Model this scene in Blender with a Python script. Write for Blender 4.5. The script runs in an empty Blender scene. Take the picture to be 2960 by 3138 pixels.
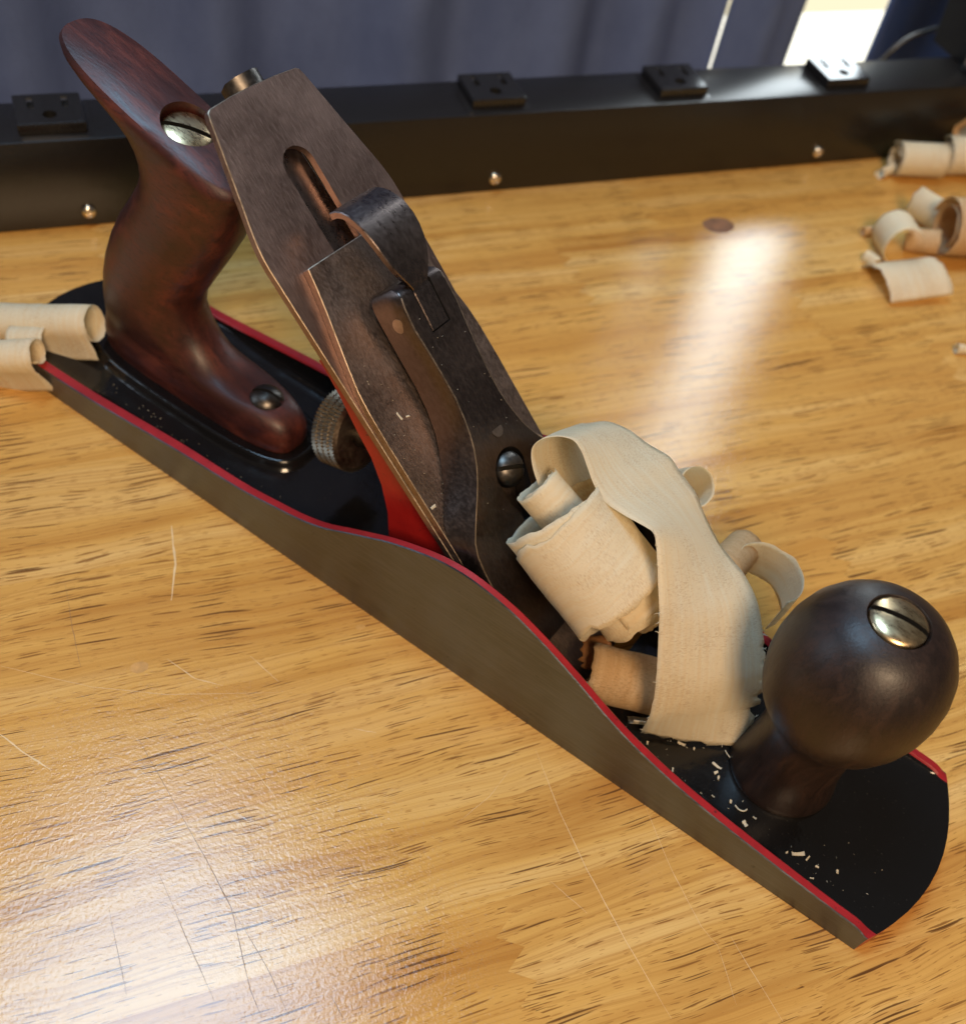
import bpy, bmesh, math, random
from mathutils import Vector, Matrix, noise

random.seed(7)
S = 0.001                      # everything below is written in millimetres
scene = bpy.context.scene
col = scene.collection

# ------------------------------------------------------------------ camera
cam_data = bpy.data.cameras.new("camera")
cam = bpy.data.objects.new("camera", cam_data)
col.objects.link(cam)
scene.camera = cam
RGT = Vector((0.80625240, 0.57508030, 0.13870727))
DWN = Vector((0.53475354, -0.60823024, -0.58659579))
FWD = Vector((-0.25297373, 0.54711847, -0.79791332))
CAM = Vector((41.542, -183.581, 265.141))
rot = Matrix((RGT, -DWN, -FWD)).transposed()
cam.matrix_world = Matrix.Translation(CAM * S) @ rot.to_4x4()
cam_data.sensor_fit = 'HORIZONTAL'
cam_data.sensor_width = 36.0
cam_data.lens = 3170.717 / 2960 * 36.0
cam_data.shift_x = -0.0036
cam_data.shift_y = 0.0895
cam_data.clip_start = 0.01
cam_data.clip_end = 20.0
cam_data.dof.use_dof = True
cam_data.dof.focus_distance = 0.272
cam_data.dof.aperture_fstop = 13.0

# ------------------------------------------------------------------ world and lamps
world = bpy.data.worlds.new("World")
scene.world = world
world.use_nodes = True
bg = world.node_tree.nodes["Background"]
bg.inputs[0].default_value = (1.0, 0.92, 0.84, 1)
bg.inputs[1].default_value = 0.07


def area(name, loc, target, sx, sy, power, color):
    d = bpy.data.lights.new(name, 'AREA')
    d.shape = 'RECTANGLE'
    d.size = sx
    d.size_y = sy
    d.energy = power
    d.color = color
    o = bpy.data.objects.new(name, d)
    col.objects.link(o)
    o.location = loc
    v = Vector(target) - Vector(loc)
    o.rotation_euler = v.to_track_quat('-Z', 'Y').to_euler()
    return o


area("window_light_high", (-0.42, 0.0, 1.35), (-0.10, -0.02, 0.0), 0.50, 0.46, 10.5, (0.46, 0.73, 1.0))
area("ceiling_light_warm", (0.85, -0.95, 1.30), (0.0, 0.0, 0.03), 0.50, 0.50, 24.5, (1.0, 0.70, 0.43))
area("window_light_left", (-1.50, -0.80, 0.80), (-0.1, 0.2, 0.03), 0.7, 0.6, 5.0, (0.66, 0.82, 1.0))  # added cool fill from the left, to bring blue onto the curtain

scene.view_settings.view_transform = 'Standard'
scene.view_settings.look = 'None'
scene.view_settings.gamma = 1.0
scene.view_settings.use_curve_mapping = False
scene.view_settings.exposure = 0.22
scene.render.engine = 'CYCLES'


# ------------------------------------------------------------------ materials
class NT:
    def __init__(self, name):
        self.m = bpy.data.materials.new(name)
        self.m.use_nodes = True
        self.t = self.m.node_tree
        self.p = self.t.nodes["Principled BSDF"]
        self.out = self.t.nodes["Material Output"]

    def n(self, kind, **kw):
        nd = self.t.nodes.new(kind)
        for k, v in kw.items():
            setattr(nd, k, v)
        return nd

    def l(self, a, b):
        self.t.links.new(a, b)

    def coords(self, scale, kind='Object', rnd=None):
        tc = self.n('ShaderNodeTexCoord')
        src = tc.outputs[kind]
        if rnd:
            oi = self.n('ShaderNodeObjectInfo')
            mul = self.n('ShaderNodeVectorMath', operation='SCALE')
            mul.inputs[0].default_value = rnd
            self.l(oi.outputs['Random'], mul.inputs['Scale'])
            add = self.n('ShaderNodeVectorMath', operation='ADD')
            self.l(src, add.inputs[0])
            self.l(mul.outputs[0], add.inputs[1])
            src = add.outputs[0]
        mp = self.n('ShaderNodeVectorMath', operation='MULTIPLY')
        self.l(src, mp.inputs[0])
        mp.inputs[1].default_value = scale
        return mp.outputs[0]

    def noise(self, vec, detail=3.0, rough=0.55, dist=0.0, scale=1.0):
        nd = self.n('ShaderNodeTexNoise')
        nd.inputs['Scale'].default_value = scale
        nd.inputs['Detail'].default_value = detail
        nd.inputs['Roughness'].default_value = rough
        nd.inputs['Distortion'].default_value = dist
        self.l(vec, nd.inputs['Vector'])
        return nd.outputs['Fac']

    def ramp(self, fac, stops):
        r = self.n('ShaderNodeValToRGB')
        e = r.color_ramp.elements
        while len(e) < len(stops):
            e.new(0.5)
        for i, (p, c) in enumerate(stops):
            e[i].position = p
            e[i].color = (*c, 1) if len(c) == 3 else c
        self.l(fac, r.inputs[0])
        return r.outputs[0]

    def framp(self, fac, p0, p1, v0=0.0, v1=1.0):
        r = self.n('ShaderNodeMapRange')
        r.clamp = True
        self.l(fac, r.inputs['Value'])
        r.inputs['From Min'].default_value = p0
        r.inputs['From Max'].default_value = p1
        r.inputs['To Min'].default_value = v0
        r.inputs['To Max'].default_value = v1
        return r.outputs['Result']

    def mix(self, fac, a, b, mode='MIX'):
        m = self.n('ShaderNodeMix', data_type='RGBA', blend_type=mode)
        for s, v in ((m.inputs[0], fac), (m.inputs[6], a), (m.inputs[7], b)):
            if hasattr(v, 'is_linked'):
                self.l(v, s)
            elif isinstance(v, (int, float)):
                s.default_value = v
            else:
                s.default_value = (*v, 1)
        return m.outputs[2]

    def math(self, op, a, b=None):
        m = self.n('ShaderNodeMath', operation=op)
        for s, v in ((m.inputs[0], a), (m.inputs[1], b)):
            if v is None:
                continue
            if hasattr(v, 'is_linked'):
                self.l(v, s)
            else:
                s.default_value = v
        return m.outputs[0]

    def bump(self, height, dist, strength=1.0, prev=None):
        b = self.n('ShaderNodeBump')
        b.inputs['Strength'].default_value = strength
        b.inputs['Distance'].default_value = dist
        self.l(height, b.inputs['Height'])
        if prev is not None:
            self.l(prev, b.inputs['Normal'])
        return b.outputs[0]

    def set(self, **kw):
        for k, v in kw.items():
            s = self.p.inputs[k.replace('_', ' ')]
            if hasattr(v, 'is_linked'):
                self.l(v, s)
            elif isinstance(v, tuple) and len(v) == 3:
                s.default_value = (*v, 1)
            else:
                s.default_value = v
        return self


def metal(name, c0, c1, rough, streak, spots=0.0, r_var=0.10, bump=0.00002, patch=90, mixf=0.35):
    t = NT(name)
    big = t.noise(t.coords((patch, patch, patch)), 5, 0.6)
    fine = t.noise(t.coords(streak), 3, 0.6)
    base = t.ramp(big, [(0.30, c0), (0.70, c1)])
    base = t.mix(t.framp(fine, 0.40, 0.70, 0.0, mixf), base, tuple(min(1, v * 1.6) for v in c1))
    if spots:
        sp = t.noise(t.coords((260, 260, 260)), 4, 0.7)
        base = t.mix(t.framp(sp, 0.66, 0.74, 0.0, spots), base, tuple(v * 0.25 for v in c0))
    t.set(Base_Color=base, Metallic=1.0,
          Roughness=t.framp(t.math('ADD', big, fine), 0.7, 1.3, rough - r_var, rough + r_var),
          Normal=t.bump(fine, bump))
    return t.m


M = {}
M['side'] = metal('machined_iron_side', (0.118, 0.134, 0.165), (0.165, 0.184, 0.222), 0.40, (90, 500, 2600), 0.35, patch=38, bump=0.00005, mixf=0.35)
M['blade'] = metal('brown_patina_steel', (0.250, 0.172, 0.148), (0.300, 0.216, 0.188), 0.43, (330, 2600, 900), 0.25, patch=60, bump=0.00007, mixf=0.45)
M['breaker'] = metal('brown_patina_steel_breaker', (0.225, 0.168, 0.140), (0.275, 0.212, 0.180), 0.46, (900, 2200, 1400), 0.15, patch=110, bump=0.00010, mixf=0.6)
M['cap'] = metal('dark_patina_steel', (0.125, 0.098, 0.090), (0.150, 0.120, 0.110), 0.38, (600, 1500, 900), 0.10, patch=60)
M['lever'] = metal('dark_polished_steel', (0.17, 0.135, 0.125), (0.20, 0.165, 0.155), 0.30, (500, 900, 900), 0.08, patch=60)
M['screw_dark'] = metal('dark_screw_steel', (0.075, 0.068, 0.062), (0.12, 0.11, 0.10), 0.38, (900, 900, 900), 0.3)
M['rivet'] = metal('dull_rivet_steel', (0.33, 0.26, 0.21), (0.38, 0.31, 0.26), 0.42, (900, 900, 900))
M['nut'] = metal('nickel_brass', (0.56, 0.40, 0.22), (0.70, 0.53, 0.32), 0.30, (300, 900, 900), 0.0)
M['wheel'] = metal('worn_brass_wheel', (0.17, 0.14, 0.105), (0.32, 0.275, 0.21), 0.42, (900, 900, 900), 0.4)
M['worn'] = metal('worn_bronze_edge', (0.38, 0.30, 0.22), (0.52, 0.42, 0.32), 0.38, (700, 900, 900), 0.5)
M['bright'] = metal('bright_edge_steel', (0.55, 0.50, 0.45), (0.66, 0.60, 0.54), 0.35, (300, 900, 900))


def mk_japan():
    t = NT('black_japanning')
    w = t.noise(t.coords((140, 140, 140)), 3, 0.5)
    g = t.noise(t.coords((900, 900, 900)), 2, 0.5)
    sp = t.noise(t.coords((1500, 1500, 1500)), 2, 0.6)
    c = t.mix(t.framp(sp, 0.70, 0.76, 0.0, 0.25), (0.0065, 0.006, 0.006), (0.14, 0.13, 0.11))
    b = t.bump(w, 0.00035, 0.6)
    b = t.bump(g, 0.00002, 0.6, b)
    t.set(Base_Color=c, Roughness=t.framp(w, 0.3, 0.7, 0.09, 0.20), Normal=b)
    return t.m


def mk_paint(name, c0, c1, rough):
    t = NT(name)
    w = t.noise(t.coords((120, 120, 120)), 4, 0.6)
    ch = t.noise(t.coords((420, 420, 420)), 4, 0.7)
    c = t.mix(t.framp(ch, 0.63, 0.72, 0.0, 0.8), t.ramp(w, [(0.3, c0), (0.7, c1)]), (0.05, 0.012, 0.012))
    t.set(Base_Color=c, Roughness=rough, Normal=t.bump(ch, 0.00012, 0.6), Coat_Weight=0.15, Coat_Roughness=0.25)
    return t.m


M['japan'] = mk_japan()
M['rim_red'] = mk_paint('red_rim_enamel', (0.25, 0.010, 0.014), (0.36, 0.016, 0.020), 0.36)
M['frog_red'] = mk_paint('red_frog_enamel', (0.27, 0.008, 0.008), (0.36, 0.014, 0.012), 0.36)


def mk_rosewood(name, dark, mid, lite, rough, axis):
    t = NT(name)
    g = t.noise(t.coords(tuple(a for a in axis)), 5, 0.6, 0.8)
    f = t.noise(t.coords(tuple(a * 6 for a in axis)), 3, 0.6)
    c = t.ramp(g, [(0.28, dark), (0.50, mid), (0.72, lite)])
    c = t.mix(t.framp(f, 0.52, 0.66, 0.0, 0.55), c, tuple(v * 0.5 for v in dark))
    blot = t.noise(t.coords((38, 38, 38)), 3, 0.5)
    c = t.mix(t.framp(blot, 0.46, 0.64, 0.0, 0.75), c, dark)
    t.set(Base_Color=c, Roughness=t.framp(g, 0.3, 0.7, rough - 0.06, rough + 0.08), Normal=t.bump(f, 0.00009, 0.8),
          Coat_Weight=0.06, Coat_Roughness=0.3)
    return t.m


M['tote'] = mk_rosewood('rosewood_tote', (0.024, 0.0065, 0.0060), (0.060, 0.0135, 0.0098), (0.115, 0.025, 0.0145), 0.45, (55, 260, 130))
M['knob'] = mk_rosewood('ebonised_rosewood_knob', (0.0105, 0.0056, 0.0043), (0.018, 0.0084, 0.0058), (0.034, 0.0145, 0.0085), 0.45, (260, 260, 60))


def mk_table():
    t = NT('varnished_rubberwood')
    rn = (3.7, 1.9, 0.0)
    oi = t.n('ShaderNodeObjectInfo')
    warp = t.noise(t.coords((9, 26, 1), rnd=rn), 3, 0.5)
    wv = t.n('ShaderNodeVectorMath', operation='MULTIPLY_ADD')
    cmb = t.n('ShaderNodeCombineXYZ')
    t.l(warp, cmb.inputs[1])
    t.l(cmb.outputs[0], wv.inputs[0])
    wv.inputs[1].default_value = (0, 0.014, 0)
    tc = t.n('ShaderNodeTexCoord')
    mul = t.n('ShaderNodeVectorMath', operation='SCALE')
    mul.inputs[0].default_value = rn
    t.l(oi.outputs['Random'], mul.inputs['Scale'])
    ad = t.n('ShaderNodeVectorMath', operation='ADD')
    t.l(tc.outputs['Object'], ad.inputs[0])
    t.l(mul.outputs[0], ad.inputs[1])
    t.l(ad.outputs[0], wv.inputs[2])
    P = wv.outputs[0]

    def sc(v):
        m = t.n('ShaderNodeVectorMath', operation='MULTIPLY')
        t.l(P, m.inputs[0])
        m.inputs[1].default_value = v
        return m.outputs[0]
    band = t.noise(sc((4.0, 58, 1)), 4, 0.6, 0.25)
    fine = t.noise(sc((8, 700, 1)), 4, 0.62)
    ln = t.noise(sc((11, 2100, 1)), 2, 0.5)
    dens = t.noise(sc((9, 70, 1)), 3, 0.6)

    def dash(v, off):
        vo = t.n('ShaderNodeTexVoronoi', feature='F1', voronoi_dimensions='2D')
        vo.inputs['Scale'].default_value = 1.0
        a2 = t.n('ShaderNodeVectorMath', operation='ADD')
        t.l(sc(v), a2.inputs[0])
        a2.inputs[1].default_value = (off, off * 1.7, 0.0)
        t.l(a2.outputs[0], vo.inputs['Vector'])
        sp = t.n('ShaderNodeSeparateColor')
        t.l(vo.outputs['Color'], sp.inputs[0])
        return t.math('ADD', vo.outputs['Distance'], t.framp(ln, 0.3, 0.7, -0.06, 0.06)), sp.outputs[0]
    d1 = t.framp(dens, 0.32, 0.58, 0.30, 1.0)
    c = t.ramp(band, [(0.30, (0.72, 0.475, 0.185)), (0.50, (0.62, 0.355, 0.098)), (0.68, (0.41, 0.180, 0.036))])
    tone = t.framp(oi.outputs['Random'], 0, 1, 0.0, 0.55)
    c = t.mix(tone, c, (0.60, 0.295, 0.062))
    c = t.mix(t.framp(fine, 0.48, 0.64, 0.0, 0.42), c, (0.38, 0.165, 0.036))
    ln2 = t.noise(sc((5, 1300, 1)), 3, 0.6)
    c = t.mix(t.framp(ln2, 0.52, 0.66, 0.0, 0.45), c, (0.37, 0.160, 0.035))
    for sc_, off, p0, thr, amt, cc in (((165, 1350, 1), 3.1, 0.20, 0.32, 0.60, (0.33, 0.145, 0.036)),
                                       ((52, 980, 1), 0.3, 0.26, 0.31, 0.80, (0.195, 0.078, 0.019)),
                                       ((27, 760, 1), 7.9, 0.52, 0.29, 0.88, (0.105, 0.042, 0.013))):
        dd, rr = dash(sc_, off)
        th = t.math('MULTIPLY', t.framp(rr, p0, 1.0, 0.0, thr), d1)
        c = t.mix(t.framp(t.math('SUBTRACT', th, dd), 0.0, 0.05, 0.0, amt), c, cc)
    gr = t.noise(sc((55, 70, 1)), 4, 0.7)
    c = t.mix(t.framp(gr, 0.70, 0.82, 0.0, 0.20), c, (0.16, 0.12, 0.09))
    peel = t.noise(t.coords((850, 850, 850)), 3, 0.65)
    rub = t.noise(t.coords((22, 30, 22)), 5, 0.65)
    b = t.bump(peel, 0.000085, 0.9)
    t.set(Base_Color=c, Roughness=t.framp(rub, 0.3, 0.7, 0.05, 0.12), Normal=b, Specular_IOR_Level=0.46)
    return t.m


M['table'] = mk_table()


def plain(name, c, rough=0.5, metallic=0.0, var=0.12, sc=300, bump=0.0):
    t = NT(name)
    w = t.noise(t.coords((sc, sc, sc)), 4, 0.6)
    t.set(Base_Color=t.ramp(w, [(0.3, tuple(v * (1 - var) for v in c)), (0.7, tuple(min(1, v * (1 + var)) for v in c))]),
          Roughness=rough, Metallic=metallic)
    if bump:
        t.set(Normal=t.bump(w, bump))
    return t.m


M['rail'] = plain('black_powder_coat', (0.0125, 0.0110, 0.0105), 0.30, 0, 0.2, 900, 0.00001)
M['outlet'] = plain('black_outlet_plastic', (0.016, 0.015, 0.015), 0.13, 0, 0.2, 600)
M['contact'] = plain('outlet_contact', (0.75, 0.75, 0.76), 0.25, 1.0)
M['gap'] = plain('outlet_cavity', (0.006, 0.006, 0.006), 0.6)
M['scr'] = plain('chrome_screw', (0.80, 0.72, 0.60), 0.22, 1.0)
M['cord'] = plain('grey_cord', (0.03, 0.03, 0.03), 0.35)
M['device'] = plain('black_device', (0.010, 0.010, 0.011), 0.4)
M['trim'] = plain('grey_trim', (0.20, 0.19, 0.18), 0.35)
M['scratch_l'] = plain('pale_scratch', (0.70, 0.50, 0.26), 0.5)
M['scratch_d'] = plain('dark_cut', (0.20, 0.105, 0.042), 0.5)
M['plug'] = plain('brown_wood_plug', (0.20, 0.085, 0.034), 0.65, 0, 0.35, 160)
M['knot'] = plain('tan_knot', (0.52, 0.275, 0.075), 0.25, 0, 0.2, 260)
M['blind'] = plain('cream_blind', (0.80, 0.74, 0.58), 0.7)


def mk_curtain():
    t = NT('slate_blue_curtain')
    w = t.noise(t.coords((30, 30, 16)), 4, 0.6)
    wv = t.noise(t.coords((2600, 2600, 700)), 2, 0.6)
    c = t.ramp(w, [(0.3, (0.078, 0.118, 0.270)), (0.7, (0.118, 0.172, 0.365))])
    c = t.mix(t.framp(wv, 0.45, 0.7, 0, 0.3), c, (0.075, 0.10, 0.20))
    t.set(Base_Color=c, Roughness=0.9, Normal=t.bump(wv, 0.0002))
    return t.m


M['curtain'] = mk_curtain()


def mk_emit(name, c, s):
    t = NT(name)
    e = t.n('ShaderNodeEmission')
    e.inputs[0].default_value = (*c, 1)
    e.inputs[1].default_value = s
    t.l(e.outputs[0], t.out.inputs[0])
    return t.m


M['day'] = mk_emit('daylight_pane', (0.86, 0.96, 1.0), 9.0)
M['day_low'] = mk_emit('daylight_low_pane', (1.0, 0.97, 0.82), 1.6)  # emission standing in for sunlight on a pale surface
M['blind_lit'] = mk_emit('daylit_cream_blind', (1.0, 0.90, 0.62), 0.92)  # emission standing in for daylight falling on beige


def mk_shaving(name, c0, c1, c2, trans):
    t = NT(name)
    tc = t.n('ShaderNodeTexCoord')

    def sc(v):
        m = t.n('ShaderNodeVectorMath', operation='MULTIPLY')
        t.l(tc.outputs['UV'], m.inputs[0])
        m.inputs[1].default_value = v
        return m.outputs[0]
    band = t.noise(sc((30, 900, 1)), 4, 0.6, 0.2)
    dash = t.noise(sc((2700, 850, 1)), 3, 0.65, 0.6)
    big = t.noise(sc((60, 60, 1)), 3, 0.6)
    c = t.ramp(band, [(0.3, c0), (0.7, c1)])
    c = t.mix(t.framp(t.math('MULTIPLY', dash, t.framp(big, 0.35, 0.65, 0.75, 1.1)), 0.48, 0.66, 0.0, 0.55), c, c2)
    nb = t.bump(dash, 0.00030, 0.9)
    t.set(Base_Color=c, Roughness=0.55, Normal=nb, Specular_IOR_Level=0.4)
    tr = t.n('ShaderNodeBsdfTranslucent')
    t.l(c, tr.inputs[0])
    t.l(nb, tr.inputs['Normal'])
    mx = t.n('ShaderNodeMixShader')
    mx.inputs[0].default_value = trans
    t.l(t.p.outputs[0], mx.inputs[1])
    t.l(tr.outputs[0], mx.inputs[2])
    t.l(mx.outputs[0], t.out.inputs[0])
    return t.m


M['shav'] = mk_shaving('pale_wood_shaving', (0.96, 0.90, 0.73), (0.92, 0.80, 0.57), (0.70, 0.55, 0.34), 0.48)
M['shav_b'] = mk_shaving('honey_wood_shaving', (0.80, 0.59, 0.34), (0.72, 0.48, 0.24), (0.44, 0.25, 0.10), 0.40)
M['shav_d'] = mk_shaving('russet_wood_scrap', (0.42, 0.20, 0.075), (0.30, 0.125, 0.045), (0.16, 0.06, 0.02), 0.2)
M['crumb'] = plain('wood_crumb', (0.52, 0.46, 0.34), 0.7)


# ------------------------------------------------------------------ mesh helpers
def mesh_obj(name, verts, faces, mats, parent=None, smooth=True, angle=38, fm=None, uvs=None, mat=None):
    me = bpy.data.meshes.new(name)
    me.from_pydata([(v[0] * S, v[1] * S, v[2] * S) for v in verts], [], faces)
    if not isinstance(mats, (list, tuple)):
        mats = [mats]
    for m in mats:
        me.materials.append(m)
    if fm:
        for p, k in zip(me.polygons, fm):
            p.material_index = k
    if uvs:
        lay = me.uv_layers.new(name='UVMap')
        for lp in me.loops:
            lay.data[lp.index].uv = uvs[lp.vertex_index]
    bm = bmesh.new()
    bm.from_mesh(me)
    if uvs is None:
        bmesh.ops.recalc_face_normals(bm, faces=bm.faces)
    bm.to_mesh(me)
    bm.free()
    if smooth:
        me.shade_smooth()
        me.set_sharp_from_angle(angle=math.radians(angle))
    o = bpy.data.objects.new(name, me)
    col.objects.link(o)
    if mat is not None:
        o.matrix_world = mat
    if parent:
        o.parent = parent
    return o


def tag(o, label=None, cat=None, group=None, kind=None):
    for k, v in (('label', label), ('category', cat), ('group', group), ('kind', kind)):
        if v:
            o[k] = v
    return o


def empty(name, loc=(0, 0, 0)):
    o = bpy.data.objects.new(name, None)
    o.empty_display_size = 0.02
    col.objects.link(o)
    o.location = Vector(loc) * S
    return o


def box_vf(x0, x1, y0, y1, z0, z1, bev=0.0):
    if bev <= 0:
        v = [(x, y, z) for z in (z0, z1) for y in (y0, y1) for x in (x0, x1)]
        f = [(0, 2, 3, 1), (4, 5, 7, 6), (0, 1, 5, 4), (2, 6, 7, 3), (0, 4, 6, 2), (1, 3, 7, 5)]
        return v, f
    bm = bmesh.new()
    bmesh.ops.create_cube(bm, size=1.0)
    for q in bm.verts:
        q.co = Vector(((x0 + x1) / 2 + q.co.x * (x1 - x0), (y0 + y1) / 2 + q.co.y * (y1 - y0), (z0 + z1) / 2 + q.co.z * (z1 - z0)))
    bmesh.ops.bevel(bm, geom=list(bm.edges), offset=bev, segments=2, profile=0.5, affect='EDGES')
    bm.verts.index_update()
    v = [tuple(q.co) for q in bm.verts]
    f = [tuple(q.index for q in fc.verts) for fc in bm.faces]
    bm.free()
    return v, f


def lathe_vf(prof, n=48):
    v, f = [], []
    for r, z in prof:
        for k in range(n):
            a = 2 * math.pi * k / n
            v.append((r * math.cos(a), r * math.sin(a), z))
    for i in range(len(prof) - 1):
        for k in range(n):
            a, b = i * n + k, i * n + (k + 1) % n
            f.append((a, b, b + n, a + n))
    f.append(tuple(range(n))[::-1])
    f.append(tuple((len(prof) - 1) * n + k for k in range(n)))
    return v, f


def prism_vf(poly, z0, z1, bev=0.0):
    """poly in (x,y), extruded z0..z1 with a small chamfer on the top edge"""
    n = len(poly)
    if bev <= 0:
        v = [(x, y, z0) for x, y in poly] + [(x, y, z1) for x, y in poly]
        f = [(i, (i + 1) % n, (i + 1) % n + n, i + n) for i in range(n)]
        f += [tuple(range(n))[::-1], tuple(range(n, 2 * n))]
        return v, f
    ins = []
    for i in range(n):
        p0, p1, p2 = Vector(poly[i - 1]), Vector(poly[i]), Vector(poly[(i + 1) % n])
        d = ((p1 - p0).normalized() + (p2 - p1).normalized())
        d = d.normalized()
        nn = Vector((-d.y, d.x))
        ins.append(tuple(p1 + nn * bev))
    v = [(x, y, z0) for x, y in poly] + [(x, y, z1 - bev) for x, y in poly] + [(x, y, z1) for x, y in ins]
    f = []
    for k in (0, 1):
        f += [(i + k * n, (i + 1) % n + k * n, (i + 1) % n + (k + 1) * n, i + (k + 1) * n) for i in range(n)]
    f += [tuple(range(n))[::-1], tuple(range(2 * n, 3 * n))]
    return v, f


def xf(vs, mat):
    return [tuple(mat @ Vector(v)) for v in vs]


def frame(origin, zdir, xdir=(1, 0, 0)):
    z = Vector(zdir).normalized()
    x = Vector(xdir)
    x = (x - z * x.dot(z)).normalized()
    y = z.cross(x)
    m = Matrix((x, y, z)).transposed().to_4x4()
    m.translation = Vector(origin)
    return m


def cut(o, cutters, cmat=None):
    """apply exact boolean differences with (verts, faces) solids given in o's parent space"""
    tmp = []
    bpy.context.view_layer.update()
    for v, f in cutters:
        me = bpy.data.meshes.new('cutter')
        me.from_pydata([(a * S, b * S, c * S) for a, b, c in v], [], f)
        bm = bmesh.new()
        bm.from_mesh(me)
        bmesh.ops.recalc_face_normals(bm, faces=bm.faces)
        bm.to_mesh(me)
        bm.free()
        me.materials.append(cmat or o.data.materials[0])
        c = bpy.data.objects.new('cutter', me)
        c.matrix_world = o.matrix_world.copy()
        col.objects.link(c)
        md = o.modifiers.new('cut', 'BOOLEAN')
        md.operation = 'DIFFERENCE'
        md.solver = 'EXACT'
        md.object = c
        try:
            md.material_mode = 'TRANSFER'
        except Exception:
            pass
        tmp.append(c)
    bpy.context.view_layer.update()
    dg = bpy.context.evaluated_depsgraph_get()
    nm = bpy.data.meshes.new_from_object(o.evaluated_get(dg))
    o.modifiers.clear()
    o.data = nm
    nm.shade_smooth()
    nm.set_sharp_from_angle(angle=math.radians(35))
    for c in tmp:
        bpy.data.objects.remove(c)
    return o


def interp(tab, x):
    if x <= tab[0][0]:
        return tab[0][1]
    for (a, b), (c, d) in zip(tab, tab[1:]):
        if x <= c:
            return b + (d - b) * (x - a) / (c - a)
    return tab[-1][1]


def smooth_interp(tab, x):
    """Catmull-Rom through the table"""
    n = len(tab)
    if x <= tab[0][0]:
        return tab[0][1]
    if x >= tab[-1][0]:
        return tab[-1][1]
    for i in range(n - 1):
        if x <= tab[i + 1][0]:
            break
    x0, y0 = tab[i]
    x1, y1 = tab[i + 1]
    m0 = (tab[i + 1][1] - tab[max(i - 1, 0)][1]) / (tab[i + 1][0] - tab[max(i - 1, 0)][0])
    m1 = (tab[min(i + 2, n - 1)][1] - y0) / (tab[min(i + 2, n - 1)][0] - x0)
    h = x1 - x0
    t = (x - x0) / h
    return ((2 * t ** 3 - 3 * t ** 2 + 1) * y0 + (t ** 3 - 2 * t ** 2 + t) * h * m0
            + (-2 * t ** 3 + 3 * t ** 2) * y1 + (t ** 3 - t ** 2) * h * m1)


# ------------------------------------------------------------------ the setting: table top
TA = math.radians(55.668)          # grain and power rail run this way
TMAT = Matrix.Rotation(TA, 4, 'Z')
table = empty('table_top')
table.rotation_euler = (0, 0, TA)
tag(table, 'varnished tan wooden bench top with dark grain and scratches', None, None, 'structure')
table['category'] = 'table'


def plank(e0, e1, n0, n1, z0, z1, zl, zr):
    """board with finger-jointed ends; zl/zr = tooth phase at each end (None = straight)"""
    teeth = 5
    poly = []

    def end(e, flip, up):
        pts = []
        for k in range(teeth * 2 + 1):
            n = n0 + (n1 - n0) * k / (teeth * 2)
            off = (3.2 if (k % 2) else -3.2)
            pts.append((e + off, n))
        return pts if up else pts[::-1]
    poly += end(e1, 1, True)
    poly += end(e0, 1, False)
    return prism_vf(poly, z0, z1)


n_lo, n_hi, sw = -330.0, 300.0, 45.0
row = 0
n0 = n_lo
rp = random.Random(11)
while n0 < n_hi - 1:
    e = -640.0 + rp.uniform(-160, 0)
    while e < 640:
        L = rp.uniform(210, 420)
        v, f = plank(e, e + L, n0, n0 + sw, -22.0, 0.0, 0, 0)
        o = mesh_obj('plank', v, f, M['table'], table, smooth=False)
        e += L
    n0 += sw
    row += 1


def strip_obj(name, pts, w, mat, parent, z=0.03, taper=True):
    """thin flat mark on the table following pts (world mm)"""
    P = []
    for i in range(len(pts) - 1):
        a, b = Vector(pts[i]), Vector(pts[i + 1])
        for k in range(6):
            P.append(a.lerp(b, k / 6))
    P.append(Vector(pts[-1]))
    v, f = [], []
    n = len(P)
    for i, p in enumerate(P):
        d = (P[min(i + 1, n - 1)] - P[max(i - 1, 0)]).normalized()
        q = Vector((-d.y, d.x))
        t = i / (n - 1)
        ww = w * (0.25 + 0.75 * math.sin(math.pi * min(max(t, 0.02), 0.98)) ** 0.6) * random.uniform(0.6, 1.25) / 2
        jit = q * random.uniform(-0.08, 0.08)
        for s in (-1, 1):
            r = p + jit + q * ww * s
            r3 = TMAT.inverted() @ Vector((r.x, r.y, 0))
            v.append((r3.x, r3.y, z))
        if i:
            k = 2 * i
            f.append((k - 2, k - 1, k + 1, k))
    return mesh_obj(name, v, f, mat, parent, smooth=False)


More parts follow.
